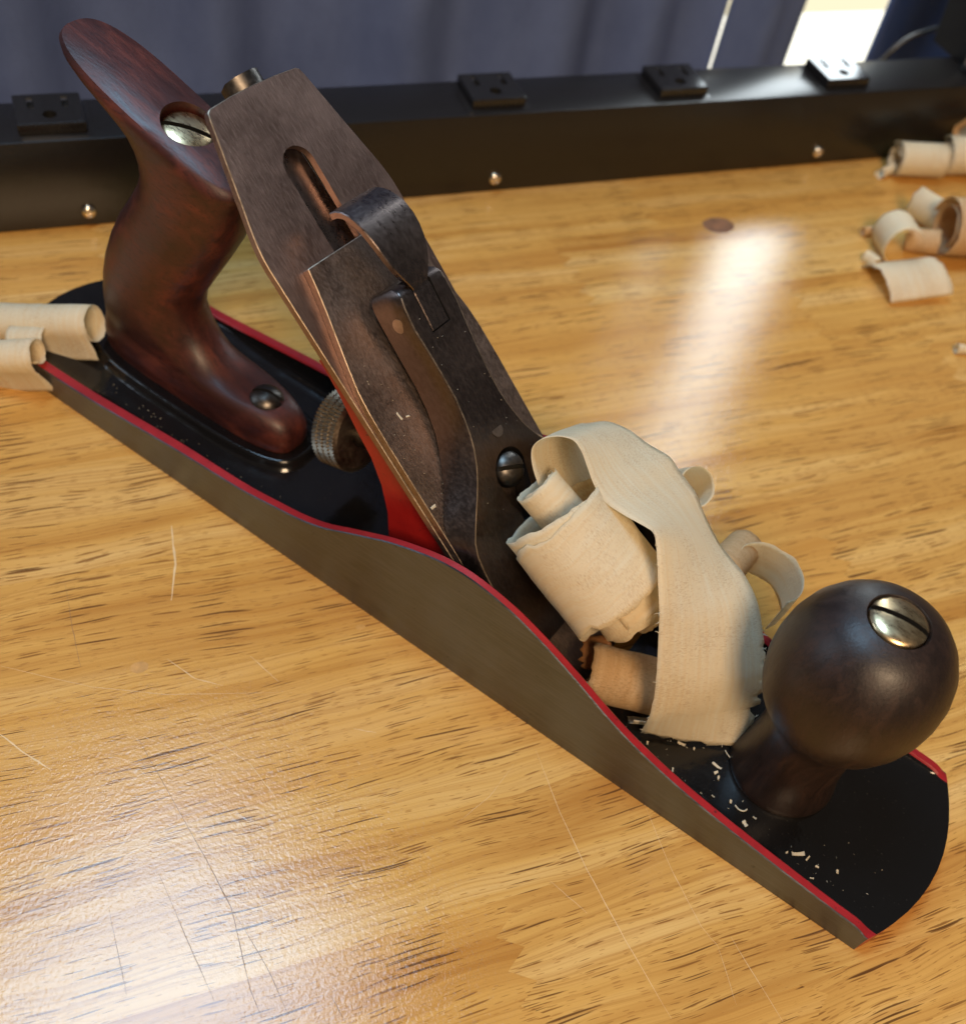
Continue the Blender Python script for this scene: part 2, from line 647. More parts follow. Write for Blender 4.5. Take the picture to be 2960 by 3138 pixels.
DARK = [[[-87.6, -105.9], [-49.1, -119.5], [-35.4, -124.7], [-17.5, -136.8], [-10.9, -140.0]], [[-55.7, -129.6], [-35.1, -138.6], [-22.4, -144.0]], [[-58.9, -143.3], [-46.6, -151.1], [-39.5, -155.5]], [[-35.4, -124.7], [-17.9, -130.4], [-4.3, -136.5]], [[-142.8, -82.8], [-129.0, -92.4], [-117.1, -100.0]], [[-1.2, -125.9], [5.6, -128.7]]]
LIGHT = [[[-116.9, -128.1], [-107.3, -127.8], [-98.2, -126.8]], [[-101.0, -82.4], [-90.2, -82.1], [-82.6, -78.7]], [[-136.4, -45.9], [-124.2, -56.2], [-115.2, -66.8]], [[-134.0, -113.9], [-109.9, -102.5], [-92.3, -90.9], [-68.9, -70.2]], [[-75.6, -92.5], [-59.1, -92.3], [-45.9, -95.6]], [[-36.9, -109.7], [-24.5, -108.5]], [[-83.5, -66.2], [-71.5, -67.4]], [[-44.6, -65.4], [-38.8, -62.3]], [[0.4, -37.0], [16.8, -48.9], [31.9, -58.3], [50.2, -68.3], [70.0, -78.1]], [[34.6, -31.2], [50.5, -43.4], [64.9, -52.2], [70.9, -54.0]], [[72.8, -49.7], [93.8, -60.7]], [[70.9, -54.0], [82.1, -64.6]], [[25.3, -67.4], [38.3, -68.5]], [[-4.0, -70.0], [-1.6, -57.6], [-2.0, -44.8]]]
for i, p in enumerate(DARK):
    strip_obj('scratch', p, 0.22 if i < 1 else 0.15, M['scratch_d'], table, 0.03 + 0.002 * i)
LW = [0.45, 0.22, 0.6, 0.14, 0.18, 0.22, 0.2, 0.2, 0.2, 0.14, 0.14, 0.1, 0.12, 0.1]
for i, p in enumerate(LIGHT):
    strip_obj('scratch', p, LW[i], M['scratch_l'], table, 0.045 + 0.002 * i)


def disc(name, e, n, re, rn, mat, parent, z=0.03):
    v = [(e + re * math.cos(a) * random.uniform(0.96, 1.04), n + rn * math.sin(a) * random.uniform(0.96, 1.04), z) for a in [2 * math.pi * k / 32 for k in range(32)]]
    return mesh_obj(name, v, [tuple(range(32))], mat, parent, smooth=False)


disc('wood_plug', 153.6, 208.0, 8.0, 5.8, M['plug'], table)
for wx, wy, r in ((-104.8, -89.5, 2.6), (-65.7, -36.8, 1.5)):
    q = TMAT.inverted() @ Vector((wx, wy, 0))
    disc('knot', q.x, q.y, r, r * 0.75, M['knot'], table)

# ------------------------------------------------------------------ curtains and window behind
NR = 248.2                          # distance of the power rail's front face


def curtain(name, e0, e1, n, label, seed, amp=9.0, lean=0.0):
    r = random.Random(seed)
    N, K = int((e1 - e0) / 4) + 2, 24
    ph = [r.uniform(0, 6.28) for _ in range(4)]
    v, f = [], []
    for k in range(K + 1):
        z = -260 + 1000 * k / K
        for i in range(N):
            e = e0 + (e1 - e0) * i / (N - 1)
            d = 1.3 * amp * (math.sin(e / 13.0 + ph[0] + 0.6 * math.sin(e / 61 + ph[1])) * 0.6 + math.sin(e / 41.0 + ph[2] + z / 600) * 0.8 + 0.25 * math.sin(e / 7.3 + ph[3]))
            d *= min(1.0, 0.15 + 0.85 * min(e - e0, e1 - e) / 26.0)
            v.append((e + lean * (z / 1000) + 2.0 * math.sin(z / 150 + ph[1]), n + d, z))
    for k in range(K):
        for i in range(N - 1):
            a = k * N + i
            f.append((a, a + 1, a + N + 1, a + N))
    o = mesh_obj(name, v, f, M['curtain'], None, smooth=True, angle=80)
    md = o.modifiers.new('thick', 'SOLIDIFY')
    md.thickness = 0.0012
    o.rotation_euler = (0, 0, TA)
    return tag(o, label, 'curtain', 'slate blue curtains behind the bench')


curtain('curtain', -560, 240.4, NR + 122, 'wide slate blue curtain hanging behind the black rail', 3, 10)
curtain('curtain', 241.6, 293.0, NR + 123, 'narrow dark curtain fold left of the bright window gap', 5, 7)
curtain('curtain', 345.0, 620, NR + 120, 'slate blue curtain right of the bright window gap', 9, 9)

win = empty('window')
win.rotation_euler = (0, 0, TA)
v, f = box_vf(120, 560, NR + 214, NR + 217, 108, 760)
mesh_obj('upper_pane', v, f, M['day'], win, smooth=False)
v, f = box_vf(120, 560, NR + 196, NR + 210, -23, 106, 1.5)
mesh_obj('blind', v, f, M['blind_lit'], win)  # beige band of the window wall, its daylit brightness put in as glow
v, f = box_vf(120, 560, NR + 214, NR + 217, -200, -25)
mesh_obj('lower_pane', v, f, M['day_low'], win, smooth=False)  # sunlit surface below bench level, not glass; its brightness is emitted
tag(win, 'bright daylit window with cream blind seen through curtain gap', 'window')

# ------------------------------------------------------------------ black power rail
rail = empty('power_rail')
rail.rotation_euler = (0, 0, TA)
tag(rail, 'long black metal power rail with outlets along bench back', 'power strip')
v, f = box_vf(-620, 640, NR, NR + 28, 0.05, 36.6, 0.7)
mesh_obj('rail_body', v, f, M['rail'], rail, angle=30)


def outlet(e, n, parent):
    v, f = box_vf(e - 12.2, e + 12.2, n - 10.6, n + 10.6, 36.6, 41.2, 0.7)
    o = mesh_obj('outlet', v, f, M['outlet'], parent, angle=30)
    cutters = []
    for s in (-1, 1):
        cutters.append(box_vf(e + s * 6.2 - 1.1, e + s * 6.2 + 1.1, n + 0.4, n + 7.8, 37.2, 45))
    pv, pf = lathe_vf([(2.6, 37.2), (2.6, 45)], 20)
    cutters.append(([(a + e, b + n - 4.4, c) for a, b, c in pv], pf))
    cut(o, cutters, M['gap'])
    o.data.shade_flat()
    for s in (-1, 1):
        v, f = box_vf(e + s * 6.2 - 1.0, e + s * 6.2 + 1.0, n + 6.2, n + 7.7, 37.25, 40.6)
        mesh_obj('contact', v, f, M['contact'], o, smooth=False)
    v, f = box_vf(e - 14.2, e + 14.2, n - 12.0, n + 12.0, 36.55, 36.75, 0.05)
    mesh_obj('outlet_bezel', v, f, M['rail'], o, angle=30)
    return o


for e in (-124, 55, 145, 235):
    outlet(e, NR + 14.5, rail)
for e, z in ((-117.1, 6.6), (56.2, 6.6), (229.9, 7.0)):
    prof = [(2.9, 0.0), (2.9, 0.5), (2.6, 1.2), (2.0, 1.75), (1.3, 1.95), (1.15, 1.7), (1.05, 0.7)]
    v, f = lathe_vf(prof, 28)
    m = frame((e, NR, z), (0, -1, 0))
    mesh_obj('screw', xf(v, m), f, M['scr'], rail, angle=50)


def tube(name, pts, r, mat, parent=None, n=10, sub=8):
    P = []
    for i in range(len(pts) - 1):
        p0, p1, p2, p3 = [Vector(pts[min(max(j, 0), len(pts) - 1)]) for j in (i - 1, i, i + 1, i + 2)]
        for k in range(sub):
            t = k / sub
            P.append(0.5 * ((2 * p1) + (p2 - p0) * t + (2 * p0 - 5 * p1 + 4 * p2 - p3) * t * t + (3 * p1 - p0 - 3 * p2 + p3) * t ** 3))
    P.append(Vector(pts[-1]))
    v, f = [], []
    for i, p in enumerate(P):
        d = (P[min(i + 1, len(P) - 1)] - P[max(i - 1, 0)]).normalized()
        a = d.cross(Vector((0.13, 0.21, 0.97))).normalized()
        b = d.cross(a)
        for k in range(n):
            t = 2 * math.pi * k / n
            v.append(tuple(p + (a * math.cos(t) + b * math.sin(t)) * (r if not callable(r) else r(i / (len(P) - 1)))))
    for i in range(len(P) - 1):
        for k in range(n):
            a, b = i * n + k, i * n + (k + 1) % n
            f.append((a, b, b + n, a + n))
    f.append(tuple(range(n))[::-1])
    f.append(tuple((len(P) - 1) * n + k for k in range(n)))
    return mesh_obj(name, v, f, mat, parent)


cord = tube('cord', [(296, NR + 66, -60), (300, NR + 62, 6), (305, NR + 60, 21), (313.5, NR + 60, 29.5), (325, NR + 60, 33.5), (348, NR + 60, 38), (400, NR + 62, 44), (460, NR + 66, 36)], 1.25, M['cord'])
cord.rotation_euler = (0, 0, TA)
tag(cord, 'thin grey cord arching behind the right end of rail', 'cord')
dev = empty('device_stand')
dev.rotation_euler = (0, 0, TA)
poly = [(315.5, 36.7), (312.6, 61), (305, 150), (420, 150), (420, 36.7)]
v, f = prism_vf([(a, b) for a, b in poly], -(NR + 44), -(NR + 16))
mesh_obj('stand_body', [(x, -z, y) for x, y, z in v], f, M['device'], dev, smooth=False)
tube('edge_trim', [(315.0, NR + 15.6, 37.6), (312.2, NR + 15.6, 61), (305, NR + 15.6, 148)], 0.8, M['trim'], dev)
v, f = box_vf(311.5, 330, NR + 3, NR + 15.4, 36.7, 39.6, 0.8)
mesh_obj('stand_foot', v, f, M['device'], dev)
tag(dev, 'black stand with pale edge trim at right end of rail', 'stand')

# ------------------------------------------------------------------ the hand plane
plane = empty('hand_plane')
tag(plane, 'vintage jack plane with red trimmed black bed and dark wooden handles', 'hand plane')

W, T, BED = 31.3, 3.0, 8.4
RIM = [(-226, 9.6), (-215, 10.5), (-189, 11.8), (-175, 13.2), (-161, 14.8), (-144, 16.6), (-125, 18.0), (-116, 19.0), (-106, 21.0),
       (-97.5, 22.7), (-91.8, 24.3), (-85, 27.1), (-77.4, 31.4), (-68, 36.5), (-62.5, 39.4), (-53, 43.2), (-45, 45.6), (-37, 46.6),
       (-30, 46.1), (-25, 45.2), (-18.8, 43.6), (-9.8, 40.0), (-3, 36.8), (5.6, 32.3), (13.5, 27.9), (22.6, 23.7), (30.3, 21.0),
       (40, 18.3), (53.4, 15.7), (66, 13.9), (78, 12.5), (92, 11.0), (96.5, 10.7), (99, 9.9), (100.6, 8.9), (102, 8.45)]
XT, SAGT, XH, SAGH = 101.6, 8.8, -224.0, 13.5


TT = [(-226, 3.9), (-150, 3.7), (-105, 3.0), (-65, 2.7), (-20, 2.6), (20, 2.8), (60, 2.9), (102, 2.9)]


def body_top(zr, T=3.0):
    d = max(zr - BED, 0.04)
    L = [(-W, zr - min(0.45, d * 0.4)), (-W + 0.3, zr - min(0.08, d * 0.2)), (-W + T - 0.55, zr), (-W + T, zr - min(0.6, d * 0.5)),
         (-W + T + 0.35, BED + d * 0.42), (-W + T + 1.2, BED + min(1.7, d * 0.22)), (-W + T + 3.2, BED + min(0.25, d * 0.08))]
    mid = [(y, BED) for y in (-22.5, -17, -11.5, -6, 0, 6, 11.5, 17, 22.5)]
    return L + mid + [(-y, z) for y, z in reversed(L)]


xs = [XH + 0.01]
x = XH + 2.0
while x < XT - 6:
    xs.append(x)
    x += 2.75
xs += [-12.0, 5.0, XT - 5, XT - 3.6, XT - 2.4, XT - 1.4, XT - 0.6, XT]
xs = sorted(set(round(q, 3) for q in xs))
V, F, FM = [], [], []
m = len(body_top(10))
for si, xx in enumerate(xs):
    zr = smooth_interp(RIM, xx)
    if si == 0:
        zr = BED + 0.25
    top = body_top(max(zr, BED + 0.05), interp(TT, xx))
    for tb in (0, 1):
        for (y, z) in top:
            ex = 0.0
            if si == 0:
                ex = -SAGH * (1 - (y / W) ** 2)
            if si == len(xs) - 1:
                ex = SAGT * (1 - (y / W) ** 2)
            V.append((xx + ex, y, z if tb == 0 else 0.05))
st = 2 * m


def in_mouth(xa, xb, ya, yb):
    return xa >= -12.01 and xb <= 5.01 and abs(ya) < 27.5 and abs(yb) < 27.5


for s in range(len(xs) - 1):
    a0, b0 = s * st, (s + 1) * st
    tp = body_top(12)
    for j in range(m - 1):
        ya, yb = tp[j][0], tp[j + 1][0]
        if in_mouth(xs[s], xs[s + 1], ya, yb):
            continue
        F.append((a0 + j, a0 + j + 1, b0 + j + 1, b0 + j))
        jj = min(j, m - 2 - j)
        FM.append(2 if jj in (1, 2) else (0 if jj == 0 else 1))
        F.append((a0 + m + j, b0 + m + j, b0 + m + j + 1, a0 + m + j + 1))
        FM.append(0)
    for j in (0, m - 1):
        F.append((a0 + j, b0 + j, b0 + m + j, a0 + m + j))
        FM.append(0)
for base in (0, (len(xs) - 1) * st):
    for j in range(m - 1):
        F.append((base + j, base + m + j, base + m + j + 1, base + j + 1))
        FM.append(2)
# walls of the mouth
sm = [i for i, q in enumerate(xs) if -12.01 <= q <= 5.01]
jm = [j for j, (y, z) in enumerate(body_top(40)) if abs(y) < 27.5]
for s in (sm[0], sm[-1]):
    for j in jm[:-1]:
        F.append((s * st + j, s * st + j + 1, s * st + m + j + 1, s * st + m + j))
        FM.append(1)
for j in (jm[0], jm[-1]):
    for s in sm[:-1]:
        F.append((s * st + j, (s + 1) * st + j, (s + 1) * st + m + j, s * st + m + j))
        FM.append(1)
body = mesh_obj('body_casting', V, F, [M['side'], M['japan'], M['rim_red']], plane, angle=32, fm=FM)


def stadium(x0, x1, hw, n=14, p=4.0):
    c, a = (x0 + x1) / 2, (x1 - x0) / 2
    out = []
    for k in range(4 * n):
        t = 2 * math.pi * k / (4 * n)
        ct, s_ = math.cos(t), math.sin(t)
        out.append((c + math.copysign(abs(ct) ** (2 / p), ct) * a, math.copysign(abs(s_) ** (2 / p), s_) * hw))
    return out


def rings_obj(name, rings, mat, parent, angle=40, cap0=True, cap1=True, mw=None):
    n = len(rings[0])
    v = [p for r in rings for p in r]
    f = []
    for i in range(len(rings) - 1):
        for k in range(n):
            a, b = i * n + k, i * n + (k + 1) % n
            f.append((a, b, b + n, a + n))
    if cap0:
        f.append(tuple(range(n))[::-1])
    if cap1:
        f.append(tuple((len(rings) - 1) * n + k for k in range(n)))
    return mesh_obj(name, v, f, mat, parent, angle=angle, mat=mw)


# raised seat under the rear handle, with a lip
rs = []
for off, z in ((6.4, BED - 0.3), (5.6, BED + 0.35), (4.7, BED + 1.5), (4.2, BED + 2.6), (3.6, BED + 3.1), (2.9, BED + 3.0), (2.2, BED + 2.4)):
    rs.append([(px, py, z) for px, py in stadium(-207.5 - off, -123.5 + off, 10.6 + off, 16, 3.4)])
rings_obj('handle_seat', rs, M['japan'], plane, 70, False, True)

# rear handle (tote)
TS = [((-207.0, 10.5), (-123.8, 10.5), 10.4, 3.6), ((-207.6, 14), (-123.2, 14), 10.8, 3.6), ((-207.8, 17), (-123.4, 17), 10.9, 3.4),
      ((-207.7, 19.4), (-124.6, 19.8), 10.7, 3.2), ((-207.5, 21.2), (-127.0, 22.2), 10.4, 3.0), ((-207.3, 22.6), (-131.0, 23.7), 10.2, 2.9),
      ((-207.1, 23.8), (-137.5, 24.3), 10.2, 2.8), ((-206.9, 25.2), (-145.5, 24.9), 10.3, 2.7), ((-206.6, 27.2), (-152.5, 26.5), 10.6, 2.6),
      ((-206.0, 30.5), (-158.5, 30.0), 10.9, 2.5), ((-205.0, 35.5), (-163.0, 35.0), 11.2, 2.4), ((-203.2, 42.5), (-165.6, 41.5), 11.4, 2.35),
      ((-200.2, 51.0), (-164.4, 48.0), 11.5, 2.3), ((-196.3, 59.5), (-158.5, 57.5), 11.5, 2.3), ((-191.2, 68.0), (-151.8, 68.0), 11.5, 2.3),
      ((-185.2, 76.2), (-146.4, 77.0), 11.5, 2.35), ((-180.2, 83.5), (-142.6, 85.0), 11.5, 2.4), ((-178.0, 88.5), (-140.6, 90.0), 11.6, 2.5),
      ((-177.6, 92.8), (-139.2, 93.4), 11.7, 2.6), ((-178.6, 97.2), (-138.4, 95.4), 11.8, 2.7), ((-181.2, 101.6), (-138.0, 96.5), 11.9, 2.8),
      ((-186.2, 105.6), (-138.0, 97.1), 12.0, 2.8), ((-193.4, 109.6), (-138.1, 97.7), 12.0, 2.8), ((-199.5, 112.8), (-138.3, 98.1), 12.0, 2.8),
      ((-203.0, 115.4), (-138.6, 98.5), 11.9, 2.8), ((-203.6, 117.0), (-139.0, 98.9), 11.6, 2.8), ((-202.4, 118.4), (-139.6, 99.3), 11.0, 2.8)]
rings = []
for (bk, fr, hw, p) in TS:
    bk, fr = Vector((bk[0], 0, bk[1])), Vector((fr[0], 0, fr[1]))
    c, a = (bk + fr) / 2, (fr - bk) / 2
    r = []
    for k in range(56):
        t = 2 * math.pi * k / 56
        ct, s_ = math.cos(t), math.sin(t)
        r.append(tuple(c + a * math.copysign(abs(ct) ** (2 / p), ct) + Vector((0, 1, 0)) * math.copysign(abs(s_) ** (2 / p), s_) * hw))
    rings.append(r)
# domed top: bow the last rings into a gentle crown along the horn
for q, sc_, lift in ((1, 0.72, 1.0), (2, 0.35, 1.7)):
    b = rings[len(TS) - 1]
    c = sum((Vector(p) for p in b), Vector()) / len(b)
    up = Vector((0.29, 0, 0.96))
    rings.append([tuple(c + (Vector(p) - c) * sc_ + up * lift) for p in b])
tote = rings_obj('rear_handle', rings, M['tote'], plane, 50)
tdir = Vector((0.30, 0, 0.954))
tnut = Vector((-161.3, 0, 106.6))
cv, cf = lathe_vf([(7.7, -6.0), (7.7, 12.0)], 40)
cut(tote, [(xf(cv, frame(tnut, tdir)), cf)])


def barrel_nut(name, org, zdir, r, parent, ang, mat=None, dome=1.1, slot_w=1.5):
    prof = [(r, -4.0), (r, -0.5), (r - 0.25, -0.1), (r * 0.86, 0.28 * dome), (r * 0.6, 0.65 * dome), (r * 0.3, 0.9 * dome), (r * 0.02, dome)]
    v, f = lathe_vf(prof, 48)
    fr = frame(org, zdir) @ Matrix.Rotation(ang, 4, 'Z')
    o = mesh_obj(name, xf(v, fr), f, mat or M['nut'], parent, angle=30)
    bv, bf = box_vf(-r - 2, r + 2, -slot_w / 2, slot_w / 2, -1.2, 4)
    cut(o, [(xf(bv, fr), bf)], M['gap'])
    return o


barrel_nut('handle_nut', tnut - tdir * 1.6, tdir, 7.1, tote, math.radians(38))
sdir = Vector((0.08, 0, 1.0)).normalized()
barrel_nut('handle_screw', (-136.8, 0, 24.6), sdir, 5.6, tote, math.radians(20), M['screw_dark'], 2.6, 1.2)

# front knob
KX = 61.0
KP = [(15.4, BED - 0.1), (15.7, BED + 0.8), (15.4, 11), (14.5, 14.5), (13.8, 18.5), (13.4, 23.5), (13.2, 29.0), (13.4, 33.5), (14.0, 37.2), (15.4, 40.4), (17.4, 43.0), (19.4, 46.2),
      (21.1, 51.0), (22.0, 56.0), (22.2, 61.0), (21.7, 66.3), (20.3, 71.4), (18.0, 75.8), (15.4, 79.1), (12.5, 81.5), (9.4, 82.9), (7.9, 83.4), (7.5, 82.8), (7.4, 78)]
v, f = lathe_vf(KP, 96)
knob = mesh_obj('front_knob', [(a + KX, b, c) for a, b, c in v], f, M['knob'], plane, angle=45)
barrel_nut('knob_nut', (KX, 0, 83.6), (0, 0, 1), 7.2, knob, math.radians(6), None, 1.5, 1.5)

# blade group, in a frame with x up the blade, z out of its face
IA = math.radians(42.95)
CA, SA = math.cos(IA), math.sin(IA)
BM = Matrix(((-CA, 0, SA, 0), (0, -1, 0, 0), (SA, 0, CA, 0), (0, 0, 0, 1)))


def sym(half):
    return [(u, w) for u, w in half] + [(u, -w) for u, w in reversed(half)]


def bl(u, y, h):
    return (-CA * u + SA * h, y, SA * u + CA * h)


def blade_part(name, v, f, mat, parent, angle=30, fm=None):
    o = mesh_obj(name, v, f, mat, None, angle=angle, fm=fm)
    o.parent = parent
    o.matrix_parent_inverse = Matrix.Identity(4)
    pm = parent.matrix_basis if parent is not plane else Matrix.Identity(4)
    o.matrix_basis = pm.inverted() @ BM
    return o


iron_half = [(1.0, 25.4), (60, 25.45), (120, 25.5), (149, 25.6), (152.5, 25.4), (155.5, 24.9), (158.5, 24.2), (163, 22.9), (169.7, 21.0), (177.7, 18.8), (184.6, 16.9), (186.4, 16.2), (187.0, 15.2), (187.5, 8.0), (187.7, 0.01)]
poly = sym(iron_half)
area2 = sum(poly[i - 1][0] * poly[i][1] - poly[i][0] * poly[i - 1][1] for i in range(len(poly)))
if area2 < 0:
    poly = poly[::-1]
v, f = prism_vf(poly, -2.1, 0.0, 0.22)
np_ = len(poly)
iron = blade_part('blade', v, f, [M['blade'], M['worn']], plane, fm=[0] * np_ + [1] * np_ + [0, 0])
slot = []
for k in range(13):
    t = math.pi * k / 12
    slot.append((166.4 + 5.1 * math.sin(t), 5.1 * math.cos(t)))
slot += [(100, -5.1), (100, 5.1)]
v, f = prism_vf(slot, -5, 3)
cut(iron, [(v, f)])

br_half = [(14, 25.3), (97, 25.2), (107, 24.9), (113, 24.3), (119, 23.0), (126, 21.3), (134, 19.3), (140, 18.0), (144.6, 17.2), (144.8, 16.9)]
poly = sym(br_half)
area2 = sum(poly[i - 1][0] * poly[i][1] - poly[i][0] * poly[i - 1][1] for i in range(len(poly)))
if area2 < 0:
    poly = poly[::-1]
v, f = prism_vf(poly, 0.12, 2.5, 0.2)
np_ = len(poly)
breaker = blade_part('chip_breaker', v, f, [M['breaker'], M['worn']], plane, fm=[0] * np_ + [1] * np_ + [0, 0])

# lever cap
#  u, half width top, height top, half width bottom, height bottom
LC = [(130.4, 5.6, 12.2, 7.2, 6.6), (130.0, 6.8, 14.6, 8.0, 6.4), (129.0, 7.6, 16.4, 8.6, 6.2), (127.4, 8.2, 17.2, 9.0, 6.1), (124.7, 8.7, 16.9, 9.2, 6.0), (119, 9.0, 16.4, 9.3, 5.8),
      (113, 8.4, 16.0, 9.2, 5.4), (104.7, 7.8, 15.4, 9.0, 4.8), (98, 7.6, 14.9, 9.4, 4.2), (91.8, 8.1, 14.2, 10.6, 3.7), (87.5, 8.9, 13.8, 12.2, 3.3), (84, 9.9, 13.4, 14.0, 3.1), (80, 11.4, 12.7, 16.4, 2.9),
      (76.5, 13.4, 12.1, 18.8, 2.8), (73.5, 15.4, 11.5, 21.4, 2.8), (70.8, 17.5, 11.0, 23.6, 2.8), (67, 20.4, 10.3, 24.9, 2.8), (63, 23.1, 9.5, 25.3, 2.8), (59.5, 24.2, 8.9, 25.4, 2.8), (55, 24.5, 8.2, 25.4, 2.7),
      (49.6, 24.6, 7.6, 25.4, 2.7), (40, 24.8, 6.2, 25.4, 2.7), (30, 24.8, 4.6, 25.3, 2.7), (22, 24.6, 3.1, 25.0, 2.65)]
rings = []
for u, wt, ht, wb, hb in LC:
    hh = ht - hb
    half = [(wb, hb), (wb + (wt + 0.35 - wb) * 0.5, hb + hh * 0.5), (wt + 0.32, ht - 0.55), (wt + 0.05, ht - 0.12), (wt - 0.35, ht), (wt * 0.5, ht - 0.12), (0, ht - 0.18)]
    ring = [(u, y, h) for y, h in half] + [(u, -y, h) for y, h in reversed(half[:-1])]
    rings.append(ring)
n = len(rings[0])
v = [p for r in rings for p in r]
f = []
for i in range(len(rings) - 1):
    for k in range(n):
        a, b = i * n + k, i * n + (k + 1) % n
        f.append((a, b, b + n, a + n))
f.append(tuple(range(n))[::-1])
f.append(tuple((len(rings) - 1) * n + k for k in range(n)))
cfm = []
for i in range(len(rings) - 1):
    for k in range(n):
        cfm.append(1 if (k == 3 or k == n - 5) and i > 2 else 0)
cap = blade_part('lever_cap', v, f, [M['cap'], M['worn']], plane, angle=28, fm=cfm + [0, 0])
hole = []
for k in range(17):
    t = math.pi * k / 16
    hole.append((72.0 + 6.3 * math.sin(t), 6.3 * math.cos(t)))
hole += [(64.0, -5.2), (60.0, -3.2), (55.0, -2.6), (55.0, 2.6), (60.0, 3.2), (64.0, 5.2)]
hv, hf = prism_vf(hole, 1.0, 30)
tv, tf = box_vf(115.6, 134, -3.75, 3.75, 12.9, 30)
cut(cap, [(hv, hf), (tv, tf)], M['gap'])


def child_of_cap(name, v, f, mat, angle=30):
    o = mesh_obj(name, v, f, mat, None, angle=angle)
    o.parent = cap
    return o


# cam lever: tang in the slot, then the leaf that bulges and curls down to the blade
LV = [(116.0, 16.05, 3.35), (121, 16.55, 3.35), (125.6, 16.95, 3.35), (126.6, 17.0, 3.3), (127.0, 16.9, 3.1), (127.6, 17.1, 3.2), (129.2, 17.7, 4.2), (131.5, 18.3, 5.6), (134, 18.8, 6.8), (137, 19.2, 7.7), (140, 19.3, 8.2), (143, 19.0, 8.5),
      (145.8, 18.3, 8.5), (148.2, 17.2, 8.4), (150.3, 15.7, 8.2), (151.9, 13.8, 8.0), (152.9, 11.6, 7.9), (153.2, 9.4, 7.8)]
v, f = [], []
th = 1.7
for i, (u, h, w) in enumerate(LV):
    p0, p1 = LV[max(i - 1, 0)], LV[min(i + 1, len(LV) - 1)]
    d = Vector((p1[0] - p0[0], p1[1] - p0[1])).normalized()
    nn = Vector((-d.y, d.x))
    if nn.y < 0 and d.x > 0:
        nn = -nn
    for q, (yy, hh) in enumerate(((-w, 0.25), (-w + 0.25, 0.0), (0, -0.05), (w - 0.25, 0.0), (w, 0.25), (w, th), (0, th), (-w, th))):
        pt = Vector((u, h)) - nn * hh
        v.append((pt.x, yy, pt.y))
for i in range(len(LV) - 1):
    for k in range(8):
        a, b = i * 8 + k, i * 8 + (k + 1) % 8
        f.append((a, b, b + 8, a + 8))
f.append(tuple(range(8))[::-1])
f.append(tuple((len(LV) - 1) * 8 + k for k in range(8)))
child_of_cap('cam_lever', v, f, M['lever'], 40)
v, f = lathe_vf([(2.1, -0.4), (2.1, 0.02), (1.9, 0.05)], 24)
child_of_cap('rivet', xf(v, frame((84.0, -1.0, 13.28), (0.1, 0, 1))), f, M['rivet'])
# side rivet: on the sloping flank, facing the near side (local +y is the near side)
v, f = lathe_vf([(2.0, -0.6), (2.0, 0.02), (1.8, 0.06)], 24)
child_of_cap('rivet', xf(v, frame((121.5, 9.27, 12.0), (0, 1.0, 0.06))), f, M['rivet'])
# cap screw seen in the keyhole
v, f = lathe_vf([(3.0, 0.0), (3.0, 9.0), (5.3, 9.0), (5.4, 9.8), (5.1, 10.9), (4.3, 12.2), (3.0, 13.1), (1.5, 13.6), (0.05, 13.75)], 40)
cs = blade_part('cap_screw', [(a + 72.4, b, c) for a, b, c in v], f, M['screw_dark'], plane, 45)
bv, bf = box_vf(-9, 9, -0.6, 0.6, 11.2, 16)
cut(cs, [([(a + 72.4, b, c) for a, b, c in xf(bv, Matrix.Rotation(math.radians(62), 4, 'Z'))], bf)], M['gap'])

# lateral lever behind the blade
v, f = prism_vf([(108, -8.5), (108, 8.5), (150, 8.2), (176, 6.6), (184, 4.0), (184, -4.0), (176, -6.6), (150, -8.2)][::-1], -6.2, -4.2, 1.1)
latl = blade_part('lateral_lever', v, f, M['lever'], plane)
v, f = [], []
for i in range(9):
    t = math.radians(-95 + 190 * i / 8)
    for u in (180.0, 191.6):
        for rr in (6.6, 5.3):
            v.append((u - (0.8 if u > 186 and i in (0, 8) else 0), -3.8 + (rr - 0.6) * math.sin(t), -9.0 + (rr - 0.6) * math.cos(t)))
for i in range(8):
    a, b = i * 4, (i + 1) * 4
    f += [(a, b, b + 2, a + 2), (a + 1, a + 3, b + 3, b + 1), (a, a + 1, b + 1, b), (a + 2, b + 2, b + 3, a + 3)]
f += [(0, 2, 3, 1), (32, 33, 35, 34)]
o = mesh_obj('thumb_tab', v, f, M['screw_dark'], None, angle=40)
o.parent = latl

# frog
fr_back = [(-97.5, 77.0), (-95.4, 75.0), (-90.6, 69.7), (-83.3, 59.9), (-78.2, 53.7), (-73.9, 45.5), (-70.9, 36.0), (-69.7, 26.1), (-69.4, 16), (-69.4, 8.0)]
front = [bl(u, 0, -2.25) for u in (18, 60, 100, 124)]
poly = [(p[0], p[2]) for p in front] + fr_back
v, f = prism_vf([(a, b) for a, b in poly], -20.5, 20.5, 0.0)
frog = mesh_obj('frog', [(x, z, y) for x, y, z in v], f, M['frog_red'], plane, angle=30)

